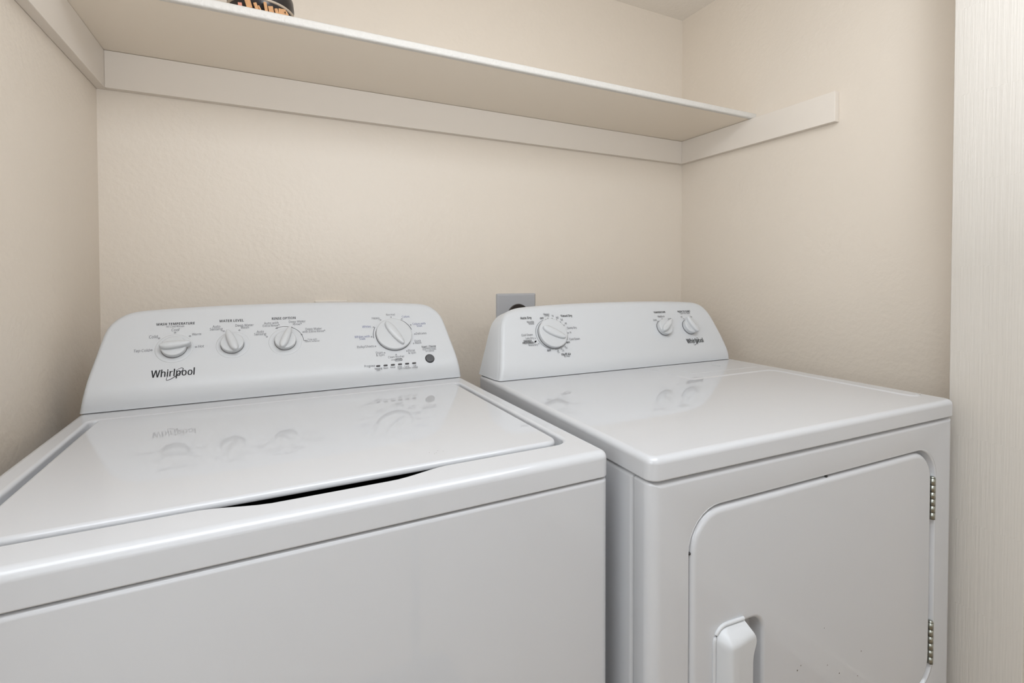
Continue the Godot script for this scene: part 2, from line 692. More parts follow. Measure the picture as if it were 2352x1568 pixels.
func logo(panel, x0: float, y: float, x1: float, at: Transform3D):
	var st := new_print()
	var w := x1 - x0
	for dx in [-0.0045, -0.0015, 0.0015, 0.0045]:        # a little heavier than the plain face
		letters(st, "Whirlpool", false, x0 + dx * w, y, x1 + dx * w, at, 1.25)
	var pts := []
	for p in [[0.559, 0.120], [0.638, 0.159], [0.691, 0.170], [0.726, 0.154], [0.718, 0.125], [0.685, 0.087], [0.621, 0.040], [0.568, 0.001], [0.462, -0.056], [0.385, -0.076], [0.353, -0.067], [0.359, -0.035], [0.388, 0.0065]]:
		pts.append(Vector2(x0 + p[0] * w, y + p[1] * w * 1.4))
	var line := smooth_line(pts, 60)
	var wd := []
	for i in 60:
		wd.append(w * (0.0035 + 0.0055 * sin(PI * i / 59.0)))
	var sw := new_print()
	ribbon(sw, line, wd, at)
	sw.index()
	st.append_from(sw.commit(), 0, Transform3D())
	put("logo", st.commit(), M.print, panel)


func make_knob(parent, at: Transform3D, c: Vector2, r: float, h: float, angle: float, tip: float, tail: float, wid: float, tall: float, label := ""):
	var k := Node3D.new()
	k.name = "knob"
	parent.add_child(k, true)
	k.transform = at * Transform3D(Basis(Vector3(0, 0, 1), deg_to_rad(angle)), Vector3(c.x, c.y, 0))
	if label:
		k.set_meta("label", label)
	put("dial", lathe_mesh([[r - 0.0006, 0.0012], [r, h - 0.0022], [r - 0.0002, h - 0.0016], [r - 0.0007, h - 0.0007], [r - 0.0016, h - 0.0001], [r - 0.003, h], [r * 0.4, h + 0.0002], [0.0005, h + 0.0002]], 56), M.knob, k)
	put("dial_gap", lathe_mesh([[r + 0.0004, 0.0], [r + 0.0002, 0.0004], [r - 0.002, 0.0006], [r - 0.003, 0.0016]], 40), M.gap, k)
	# the grip: a boat-shaped bar, broad at its tail and narrow at its tip
	var s := Shape.new()
	var loops := []
	for q in [[1.0, h - 0.003], [1.0, h + tall * 0.35], [0.97, h + tall * 0.7], [0.9, h + tall * 0.9], [0.78, h + tall], [0.4, h + tall * 1.06], [0.05, h + tall * 1.08]]:
		var l := PackedVector3Array()
		for i in 48:
			var a := TAU * i / 48
			var ca := cos(a)
			var ln: float = tip if ca > 0 else tail
			var x := signf(ca) * pow(absf(ca), 0.85) * ln
			var f := 1.0 - 0.14 * x / maxf(tip, tail)
			var y: float = sin(a) * wid * 0.5 * f
			l.append(Vector3(x - (1 - q[0]) * (x * 0.35 if q[0] > 0.5 else x), y * (q[0] if q[0] < 0.6 else 1 - (1 - q[0]) * 2.2), q[1]))
		loops.append(l)
	s.loft(loops)
	s.cap(loops[0], true)
	s.cap(loops[-1])
	put("grip", s.mesh(), M.knob, k)


func dish_ring(parent, at: Transform3D, c: Vector2, r: float):
	# the shallow moulded dish round a small knob
	var o := put("knob_dish", lathe_mesh([[r, -0.0004], [r - 0.0001, 0.0001], [r - 0.0012, 0.0005], [r - 0.003, 0.0005], [r - 0.007, 0.0002], [0.002, 0.0002]], 56), M.plastic, parent)
	o.transform = at * Transform3D(Basis(), Vector3(c.x, c.y, 0))


func v2(a: Array) -> Array:
	var o := []
	for p in a:
		o.append(Vector2(p[0], p[1]))
	return o


# ---------------------------------------------------------------- the washer

func build_washer():
	var W := 0.699
	var ZF := 0.5477
	var ZB := -0.125
	var t = thing("washing_machine", "white top-loading washing machine on the left with its lid closed", "washing machine", Vector3(0.04443, 0, 0.3186), 0.01386)
	put("cabinet", slab(0.0, W, 0.03, 0.8772, ZB, ZF - 0.001, 0.012, 0.005, 0.002), M.enamel, t)
	put("base", slab(0.03, W - 0.03, 0.0, 0.032, ZB + 0.03, ZF - 0.04, 0.01, 0.001, 0.001), M.black, t)
	put("seam_gasket", slab(0.006, W - 0.006, 0.8735, 0.8812, ZB + 0.006, ZF - 0.007, 0.008, 0.0005, 0.0005), M.black, t)
	# deck: a rim round the lid, with a finger scoop at the middle of its front
	var s := Shape.new()
	var loops := []
	var n := 8
	var m := 44
	var top := 0.914
	var outer := func(d, y): return flat(rr(d, W - d, ZB + d, ZF - d, maxf(0.012 - d, 0.0005), n, m), y)
	loops.append(outer.call(0.014, 0.8735))
	loops.append(outer.call(0.0135, 0.8792))
	for i in 4:
		var a := PI / 2 * i / 3.0
		loops.append(outer.call(0.0016 * (1 - sin(a)), 0.8794 + 0.0016 * (1 - cos(a))))
	loops.append(outer.call(0.0, 0.8814))
	loops.append(outer.call(0.0, top - 0.0104))
	for i in 8:
		var a := PI / 2 * i / 7.0
		loops.append(outer.call(0.010 * (1 - cos(a)), top - 0.010 * (1 - sin(a))))
	loops.append(outer.call(0.0106, top))
	var hole := func(d, y, reach, drop):
		var o := flat(rr(0.031 + d, 0.669 - d, 0.050 + d, 0.4935 - d, [maxf(0.024 - d, 0.001), maxf(0.024 - d, 0.001), maxf(0.010 - d, 0.001), maxf(0.010 - d, 0.001)], n, m), y)
		for i in o.size():
			var q := o[i]
			if q.z > 0.46 and q.x > 0.2 and q.x < 0.52:
				var u: float = clampf(1.8 * (1.0 - absf(q.x - 0.355) / 0.135), 0.0, 1.0)
				u = u * u * (3 - 2 * u)
				q.z += reach * u
				q.y -= drop * u
			o[i] = q
		return o
	loops.append(hole.call(-0.0056, top, 0.0155, 0.0))
	for i in 6:
		var a := PI / 2 * i / 5.0
		loops.append(hole.call(-0.005 * (1 - sin(a)), top - 0.005 * (1 - cos(a)), 0.0155, 0.0))
	loops.append(hole.call(0.0022, top - 0.012, 0.0135, 0.01))
	loops.append(hole.call(0.0042, top - 0.0165, 0.0095, 0.03))
	loops.append(hole.call(0.0075, top - 0.0195, 0.005, 0.055))
	loops.append(hole.call(0.019, top - 0.0205, 0.0, 0.06))
	loops.append(hole.call(0.0194, top - 0.08, 0.0, 0.0))
	s.loft(loops)
	put("deck", s.mesh(), M.enamel, t)
	put("tub", slab(0.0515, 0.6485, 0.78, 0.836, 0.071, 0.4735, 0.008, 0.002, 0.002), M.tub, t)
	# lid
	s = Shape.new()
	loops = []
	var lt := 0.9152
	var lid := func(d, y): return flat(rr(0.0405 + d, 0.6598 - d, 0.0575 + d, 0.4848 - d, [maxf(0.02 - d, 0.001), maxf(0.02 - d, 0.001), maxf(0.008 - d, 0.001), maxf(0.008 - d, 0.001)], 8, 6), y)
	loops.append(lid.call(0.002, lt - 0.0082))
	loops.append(lid.call(0.0006, lt - 0.008))
	loops.append(lid.call(0.0, lt - 0.0075))
	loops.append(lid.call(0.0, lt - 0.0058))
	for i in 8:
		var a := PI / 2 * i / 7.0
		loops.append(lid.call(0.0055 * (1 - cos(a)), lt - 0.0055 * (1 - sin(a))))
	loops.append(lid.call(0.0061, lt))
	s.loft(loops)
	s.cap(loops[0], true)
	s.cap(loops[-1])
	var ld := put("lid", s.mesh(), M.enamel, t)
	var st := new_print()
	for p in [[0.479, 0.449], [0.487, 0.4535], [0.491, 0.447], [0.497, 0.452], [0.484, 0.456]]:
		for i in 8:
			var a := TAU * i / 8
			var b := TAU * (i + 1) / 8
			for q in [Vector2.ZERO, Vector2(cos(a), sin(a)) * 0.0006, Vector2(cos(b), sin(b)) * 0.0006]:
				st.set_normal(Vector3.UP)
				st.add_vertex(Vector3(p[0] + q.x, lt + 0.0003, p[1] + q.y))
	var sp := put("dirt_specks", st.commit(), M.speck, ld)
	sp.set_meta("kind", "stuff")
	# control panel
	var f := Face.new()
	f.base = 0.914
	f.brk = 0.03
	f.lean = 36.0
	var half := v2([[0.003, 0.0], [0.0075, 0.031], [0.0105, 0.058], [0.0155, 0.088], [0.0205, 0.118], [0.0255, 0.1375], [0.0355, 0.1515], [0.05, 0.1618], [0.0685, 0.167], [0.1, 0.1698], [0.154, 0.1727], [0.24, 0.1755], [0.3495, 0.1768]])
	var cp := put("control_panel", panel_shape(f, W, half, half, 0.006, 0.004, -0.122), M.plastic, t)
	var at := f.frame()
	var rows: Array = [
		["WASH TEMPERATURE",1,0.1000,0.1368,0.1630], ["All Cold Rinses",0,0.1165,0.1317,0.1460],
		["Cool",0,0.1256,0.1228,0.1380], ["Cold",0,0.0913,0.1092,0.1045],
		["Warm",0,0.1597,0.1113,0.1751], ["Tap Cold",0,0.0704,0.0810,0.0944],
		["Hot",0,0.1715,0.0836,0.1811], ["WATER LEVEL",1,0.2050,0.1392,0.2485],
		["Auto",0,0.1936,0.1267,0.2071], ["Sensing",0,0.1893,0.1208,0.2114],
		["Deep Water",0,0.2338,0.1274,0.2668], ["Wash",0,0.2434,0.1219,0.2581],
	]
	var dots: Array = [[0.1318,0.1194], [0.1070,0.1085], [0.1567,0.1100], [0.0973,0.0837], [0.1678,0.0854], [0.2133,0.1181], [0.2411,0.1185]]
	print_set(cp, "wash_temperature_print", rows.slice(0, 7), dots.slice(0, 5), at)
	print_set(cp, "water_level_print", rows.slice(7), dots.slice(5), at)
	print_set(cp, "rinse_option_print", [
		["RINSE OPTION",1,0.3008,0.1406,0.3470], ["Auto with",0,0.2859,0.1299,0.3134],
		["Extra Rinse*",0,0.2836,0.1240,0.3155], ["Deep Water",0,0.3334,0.1313,0.3663],
		["Rinse*",0,0.3413,0.1250,0.3588], ["Deep Water",0,0.3653,0.1113,0.3984],
		["with Extra Rinse*",0,0.3586,0.1052,0.4050], ["Auto",0,0.2721,0.1103,0.2855],
		["Sensing",0,0.2677,0.1044,0.2898], ["*Use with",0,0.3683,0.0867,0.3866],
		["Fabric Softener",0,0.3630,0.0820,0.3922],
	], [[0.3101,0.1196], [0.3377,0.1201], [0.3573,0.1012], [0.2909,0.1000]], at)
	print_set(cp, "cycle_dial_print", [
		["Normal",0,0.5411,0.1405,0.5612], ["Colors",3,0.5770,0.1334,0.5948],
		["Heavy",0,0.5073,0.1323,0.5248], ["Whites",3,0.4834,0.1107,0.5027],
		["Colors with",3,0.5990,0.1124,0.6305], ["Soak",3,0.6081,0.1066,0.6211],
		["Whites with",3,0.4643,0.0855,0.4971], ["Soak",3,0.4741,0.0801,0.4870],
		["Delicates",0,0.6030,0.0859,0.6279], ["Quick",0,0.5959,0.0668,0.6111],
		["Wash",0,0.5960,0.0612,0.6113], ["Bulky/Sheets",0,0.4675,0.0601,0.5034],
		["Rinse",0,0.5775,0.0429,0.5929], ["& Spin",0,0.5770,0.0371,0.5940],
		["Drain",0,0.5056,0.0425,0.5207], ["& Spin",0,0.5053,0.0369,0.5231],
		["Clean Washer",0,0.5303,0.0299,0.5667], ["with",0,0.5361,0.0239,0.5430],
		["affresh",1,0.5457,0.0236,0.5591], ["Start / Pause",1,0.6099,0.0506,0.6439],
		["Hold 3 Seconds",0,0.6108,0.0432,0.6429], ["to Cancel",0,0.6172,0.0391,0.6370],
		["Progress",0,0.4776,0.0127,0.5000], ["Sensing",0,0.4982,0.0058,0.5139],
		["Fill",0,0.5025,0.0016,0.5088], ["Wash",0,0.5169,0.0058,0.5269],
		["Rinse",0,0.5324,0.0059,0.5427], ["Final",0,0.5482,0.0058,0.5574],
		["Spin",0,0.5481,0.0013,0.5571], ["Cycle",0,0.5630,0.0055,0.5733],
		["Complete",0,0.5588,0.0015,0.5764], ["Lid",0,0.5834,0.0056,0.5891],
		["Locked",0,0.5791,0.0015,0.5922],
	], [[0.5513,0.1361], [0.5759,0.1301], [0.5263,0.1297], [0.5084,0.1113], [0.5942,0.1127], [0.5011,0.0866], [0.6000,0.0877], [0.5928,0.0631], [0.5065,0.0621], [0.5744,0.0448], [0.5242,0.0442], [0.5490,0.0378]], at)
	logo(cp, 0.1012, 0.0264, 0.1682, at)
	# lines among the print
	st = new_print()
	var arc := []
	for i in 25:
		var a: float = lerpf(deg_to_rad(117), deg_to_rad(1), i / 24.0)
		arc.append(Vector2(0.3237, 0.0865) + Vector2(cos(a), sin(a)) * 0.0365)
	arc.append(Vector2(0.3625, 0.0866))
	arc.append(Vector2(0.3674, 0.0866))
	var wd := []
	for p in arc:
		wd.append(0.00035)
	ribbon(st, arc, wd, at)
	put("rinse_option_line", st.commit(), M.print_soft, cp)
	st = new_print()
	ribbon(st, [Vector2(0.6113, 0.0489), Vector2(0.6438, 0.0486)], [0.0004, 0.0004], at)
	put("start_underline", st.commit(), M.print_soft, cp)
	st = new_print()
	# the little badge round the cleaner's name
	var badge := []
	for p in rr(0.5442, 0.5606, 0.0222, 0.0273, 0.0024, 5, 1):
		badge.append(p)
	badge.append(badge[0])
	wd = []
	for p in badge:
		wd.append(0.0004)
	ribbon(st, badge, wd, at)
	put("badge_outline", st.commit(), M.print_soft, cp)
	for a in [[62.0, 16.0], [149.0, 186.0]]:
		var l := []
		wd = []
		st = new_print()
		for i in 17:
			var b: float = deg_to_rad(lerpf(a[0], a[1], i / 16.0))
			l.append(Vector2(0.5505, 0.0875) + Vector2(cos(b), sin(b)) * 0.0455)
			wd.append(0.00045)
		ribbon(st, l, wd, at)
		put("dial_arc", st.commit(), M.print_blue, cp)
	for k in 6:
		var sh := Shape.new()
		var lp := []
		for q in [[0.0, -0.0002], [0.0, 0.0006], [0.0004, 0.001]]:
			lp.append(upright(rr(-0.0045 + q[0], 0.0045 - q[0], -0.0018 + q[0], 0.0018 - q[0], 0.0017 - q[0], 5, 1), q[1]))
		sh.loft(lp)
		sh.cap(lp[0], true)
		sh.cap(lp[-1])
		var led := put("indicator_light", sh.mesh(), M.lamp_lens, cp)
		led.transform = at * Transform3D(Basis(), Vector3(0.5064 + 0.01588 * k, 0.0135, 0))
	var bt := put("start_button", lathe_mesh([[0.0099, 0.0], [0.0099, 0.0022], [0.0093, 0.003], [0.008, 0.0033], [0.003, 0.0028], [0.0005, 0.0027]], 40), M.button, cp)
	bt.transform = at * Transform3D(Basis(), Vector3(0.6237, 0.0219, 0))
	bt.set_meta("label", "round dark grey start button")
	var br := put("button_rim", lathe_mesh([[0.0108, -0.0002], [0.0108, 0.0006], [0.0098, 0.0009], [0.009, 0.0009]], 40), M.rim, cp)
	br.transform = bt.transform
	dish_ring(cp, at, Vector2(0.1326, 0.085), 0.0305)
	dish_ring(cp, at, Vector2(0.2305, 0.0858), 0.0298)
	dish_ring(cp, at, Vector2(0.3253, 0.0863), 0.0315)
	make_knob(t, at, Vector2(0.1328, 0.0852), 0.0208, 0.011, 4.5, 0.0285, 0.0222, 0.0155, 0.0085, "white knob turned to Hot")
	make_knob(t, at, Vector2(0.2293, 0.0865), 0.0205, 0.011, 110.4, 0.0275, 0.0225, 0.0155, 0.0085, "white knob turned to Auto Sensing")
	make_knob(t, at, Vector2(0.3253, 0.0868), 0.0205, 0.011, 69.2, 0.0292, 0.0225, 0.0155, 0.0085, "white knob turned to Deep Water Rinse")
	make_knob(t, at, Vector2(0.5508, 0.088), 0.0402, 0.009, -61.0, 0.0345, 0.0335, 0.0185, 0.007, "large white cycle dial")


# ---------------------------------------------------------------- the dryer

func build_dryer():
	var W := 0.737
	var ZF := 0.5148
	var ZB := -0.106
	var ZS := 0.4765          # where the front panel meets the sides
	var t = thing("clothes_dryer", "white front-loading clothes dryer on the right beside the washing machine", "clothes dryer", Vector3(0.79336, 0, 0.38608), -0.02013)
	put("cabinet", slab(0.001, W - 0.001, 0.03, 0.8782, ZB + 0.004, ZS - 0.0012, 0.007, 0.006, 0.002), M.enamel, t)
	put("base", slab(0.03, W - 0.03, 0.0, 0.032, ZB + 0.03, ZF - 0.04, 0.01, 0.001, 0.001), M.black, t)
	put("seam_gasket", slab(0.008, W - 0.008, 0.8745, 0.8812, ZB + 0.01, ZF - 0.0085, 0.01, 0.0005, 0.0005), M.black, t)
	# front panel with the recess for the door
	var s := Shape.new()
	var loops := []
	var n := 8
	var m := 10
	var yt := 0.8782
	var fp := func(dx, dy, z): return upright(rr(dx, W - dx, 0.03 + dy, yt - dy, maxf(0.005 - minf(dx, dy), 0.0006), n, m), z)
	loops.append(fp.call(0.012, 0.012, ZS + 0.002))
	loops.append(fp.call(0.003, 0.003, ZS + 0.0012))
	loops.append(fp.call(0.0008, 0.0008, ZS + 0.002))
	loops.append(fp.call(0.0, 0.0, ZS + 0.0045))
	loops.append(fp.call(0.0, 0.0, ZF - 0.0155))
	for i in 9:
		var a := PI / 2 * i / 8.0
		loops.append(fp.call(0.017 * (1 - cos(a)), 0.008 * (1 - cos(a)), ZF - 0.015 * (1 - sin(a))))
	loops.append(fp.call(0.0178, 0.0088, ZF))
	var dh := func(l, r, u, b, z, rad): return upright(rr(0.0655 + l, 0.672 - r, 0.382 + b, 0.8297 - u, rad, n, m), z)
	loops.append(dh.call(-0.003, -0.006, -0.003, -0.003, ZF, 0.061))
	loops.append(dh.call(-0.0024, -0.005, -0.0024, -0.0024, ZF - 0.0001, 0.0604))
	for i in 5:
		var a := PI / 2 * i / 4.0
		loops.append(dh.call(-0.002 * (1 - sin(a)), -0.0045 * (1 - sin(a)), -0.002 * (1 - sin(a)), -0.002, ZF - 0.002 * (1 - cos(a)), 0.058))
	loops.append(dh.call(0.0006, 0.006, 0.0006, 0.001, ZF - 0.011, 0.057))
	loops.append(dh.call(0.003, 0.009, 0.003, 0.003, ZF - 0.0165, 0.055))
	loops.append(dh.call(0.02, 0.02, 0.02, 0.02, ZF - 0.018, 0.045))
	s.loft(loops)
	s.cap(loops[-1])
	put("front_panel", s.mesh(), M.enamel, t)
	# top
	s = Shape.new()
	loops = []
	var top := 0.912
	var ov := 0.0015
	var outer := func(d, y): return flat(rr(-ov + d, W + ov - d, ZB + d, ZF + 0.002 - d, maxf(0.016 - d, 0.0005), 8, 4), y)
	loops.append(outer.call(0.014, 0.8765))
	loops.append(outer.call(0.012, 0.8802))
	for i in 4:
		var a := PI / 2 * i / 3.0
		loops.append(outer.call(0.002 * (1 - sin(a)), 0.8804 + 0.002 * (1 - cos(a))))
	loops.append(outer.call(0.0, 0.8828))
	loops.append(outer.call(0.0, top - 0.0094))
	for i in 8:
		var a := PI / 2 * i / 7.0
		loops.append(outer.call(0.009 * (1 - cos(a)), top - 0.009 * (1 - sin(a))))
	loops.append(outer.call(0.0096, top))
	s.loft(loops)
	s.cap(loops[0], true)
	s.cap(loops[-1])
	var tp := put("top", s.mesh(), M.enamel, t)
	# raised border along the right and round the lint screen
	put("raised_border", border(top), M.enamel, tp)
	var lint := put("lint_screen_cover", slab(0.462, 0.69, top + 0.0005, top + 0.0022, 0.02, 0.121, 0.006, 0.0008, 0.0001), M.enamel, tp)
	put("pull", slab(0.60, 0.606, top + 0.002, top + 0.0032, 0.05, 0.075, 0.0015, 0.001, 0.0001), M.enamel, lint)
	# control panel
	var f := Face.new()
	f.base = 0.912
	f.brk = 0.018
	f.lean = 29.0
	var left := v2([[0.0075, 0.0], [0.016, 0.034], [0.026, 0.072], [0.036, 0.111], [0.043, 0.129], [0.054, 0.1435], [0.066, 0.151], [0.089, 0.1575], [0.12, 0.1605], [0.17, 0.163], [0.26, 0.1655], [0.3685, 0.1667]])
	var right := v2([[0.0105, 0.0], [0.0112, 0.028], [0.0130, 0.06], [0.018, 0.093], [0.025, 0.124], [0.033, 0.139], [0.0455, 0.1515], [0.065, 0.1583], [0.093, 0.161], [0.158, 0.1638], [0.25, 0.166], [0.3685, 0.1667]])
	var cp := put("control_panel", panel_shape(f, W, left, right, 0.009, 0.010, -0.1), M.plastic, t)
	var at := f.frame()
	at.origin.y = 0.914 + 0.018
	print_set(cp, "cycle_dial_print", [
		["Auto Dry",1,0.0921,0.1293,0.1223], ["Wrinkle",0,0.1069,0.1188,0.1264],
		["Shield",0,0.1106,0.1142,0.1253], ["OFF",1,0.1455,0.1272,0.1559],
		["Heavy",0,0.1582,0.1379,0.1745], ["Duty",0,0.1604,0.1339,0.1731],
		["70",0,0.1796,0.1327,0.1852], ["60",0,0.1915,0.1270,0.1980],
		["50",0,0.2023,0.1206,0.2089], ["40",0,0.2113,0.1106,0.2173],
		["Timed Dry",1,0.2056,0.1308,0.2396], ["Damp Dry",0,0.2152,0.0977,0.2427],
		["30",0,0.2180,0.0859,0.2233], ["Cool Down",0,0.2125,0.0673,0.2427],
		["OFF",1,0.2015,0.0595,0.2115], ["Cool Down",0,0.0848,0.0852,0.1145],
		["Less Dry",0,0.0933,0.0767,0.1152], ["ENERGY",1,0.0868,0.0697,0.1083],
		["PREFERRED",1,0.0829,0.0650,0.1124], ["More Dry",0,0.0974,0.0591,0.1217],
		["OFF",1,0.1432,0.0423,0.1534], ["15",0,0.1695,0.0366,0.1752],
		["20",0,0.1831,0.0398,0.1888], ["30",0,0.1947,0.0457,0.2003],
		["Fluff Air",1,0.1795,0.0291,0.2055], ["No Heat",0,0.1849,0.0250,0.2008],
	], [[0.1674,0.1292], [0.1793,0.1281], [0.1909,0.1237], [0.2003,0.1174], [0.2081,0.1083], [0.2138,0.0872], [0.1189,0.0779], [0.1248,0.0638], [0.1721,0.0432], [0.1836,0.0462], [0.1945,0.0515]], at, 0.0014)
	print_set(cp, "small_knob_print", [
		["TEMPERATURE",1,0.5042,0.1309,0.5454], ["Medium",0,0.5137,0.1177,0.5368],
		["Low",0,0.4931,0.1080,0.5050], ["High",0,0.5467,0.1091,0.5582],
		["PUSH TO START",1,0.5908,0.1300,0.6376], ["Turn to Start",0,0.5966,0.1245,0.6339],
		["Off",0,0.5941,0.1139,0.6008], ["On",0,0.6299,0.1131,0.6364],
	], [[0.5253,0.1134], [0.5070,0.1061], [0.5441,0.1072], [0.6027,0.1098]], at, 0.0014)
	logo(cp, 0.5833, 0.0362, 0.6433, at)
	var st := new_print()
	for a in [[108.0, 262.0], [268.0, 322.0], [332.0, 462.0]]:
		st = new_print()
		annulus(st, Vector2.ZERO, 0.0428, 0.0434, at * Transform3D(Basis.from_scale(Vector3(1, 0.93, 1)), Vector3(0.1666, 0.0866, 0)), 40, deg_to_rad(a[0]), deg_to_rad(a[1]))
		put("dial_arc", st.commit(), M.print, cp)
	# leaf mark beside ENERGY PREFERRED
	var leaf := [Vector2(0.1148, 0.0668), Vector2(0.1162, 0.0688), Vector2(0.1178, 0.07), Vector2(0.1196, 0.0708), Vector2(0.1204, 0.0718)]
	st = new_print()
	ribbon(st, leaf, [0.0003, 0.0014, 0.0018, 0.0013, 0.0002], at)
	put("leaf_mark", st.commit(), M.print, cp)
	make_knob(t, at, Vector2(0.167, 0.0862), 0.0378, 0.011, -29.5, 0.032, 0.031, 0.0195, 0.007, "large white cycle dial")
	make_knob(t, at, Vector2(0.5185, 0.0855), 0.0222, 0.0135, 37.0, 0.0295, 0.024, 0.0165, 0.0085, "white knob turned to High")
	make_knob(t, at, Vector2(0.6105, 0.0845), 0.0222, 0.0135, 116.0, 0.0265, 0.024, 0.0165, 0.0085, "white start knob")
	build_dryer_door(t, ZF)


func border(top: float) -> ArrayMesh:
	# an L-shaped pad, raised by 2 mm with soft edges
	var out := PackedVector2Array()
	var pts := v2([[0.411, 0.006], [0.412, 0.135], [0.4125, 0.152], [0.416, 0.163], [0.424, 0.168], [0.44, 0.1685], [0.655, 0.166], [0.672, 0.167], [0.680, 0.174], [0.683, 0.188], [0.683, 0.45], [0.686, 0.466], [0.694, 0.474], [0.71, 0.474], [0.722, 0.466], [0.7235, 0.45], [0.7235, 0.006]])
	for p in pts:
		out.append(p)
	var s := Shape.new()
	var loops := []
	for q in [[0.0, 0.0], [0.0015, 0.0003], [0.004, 0.0012], [0.006, 0.0016], [0.0072, 0.0017]]:
		var l := PackedVector3Array()
		var cnt := out.size()
		for i in cnt:
			var a := (out[i] - out[(i - 1 + cnt) % cnt]).normalized()
			var b := (out[(i + 1) % cnt] - out[i]).normalized()
			var nn := (a + b).normalized().orthogonal()
			var p: Vector2 = out[i] + nn * q[0]
			l.append(Vector3(p.x, top + q[1], p.y))
		loops.append(l)
	# inward or outward: the last loop must be the smaller one
	var w0: float = loops[0][0].x
	var w1: float = loops[-1][0].x
	if w1 < w0:
		for k in loops.size():
			for i in out.size():
				var d: Vector3 = loops[k][i] - loops[0][i]
				loops[k][i] = loops[0][i] + Vector3(-d.x, d.y, -d.z)
	s.loft(loops)
	var flat2 := PackedVector2Array()
	for p in loops[-1]:
		flat2.append(Vector2(p.x, p.z))
	var idx := Geometry2D.triangulate_polygon(flat2)
	var turn := 1
	# keep the same turning sense as the loft
	if not Geometry2D.is_polygon_clockwise(out) == Geometry2D.is_polygon_clockwise(flat2):
		turn = 0
	for k in range(0, idx.size(), 3):
		var a: Vector3 = loops[-1][idx[k]]
		var b: Vector3 = loops[-1][idx[k + 1]]
		var c: Vector3 = loops[-1][idx[k + 2]]
		if (b - a).cross(c - a).y * turn > 0:
			s.tri(a, c, b, 7)
		else:
			s.tri(a, b, c, 7)
	return up_mesh(s)


func up_mesh(s: Shape) -> ArrayMesh:      # every face turned to look upwards
	for t in s.g.size():
		var a := s.v[3 * t]
		var b := s.v[3 * t + 1]
		var c := s.v[3 * t + 2]
		if (b - a).cross(c - a).y > 0:    # clockwise seen from above looks up
			s.v[3 * t + 1] = c
			s.v[3 * t + 2] = b
	return s.mesh(false, true)


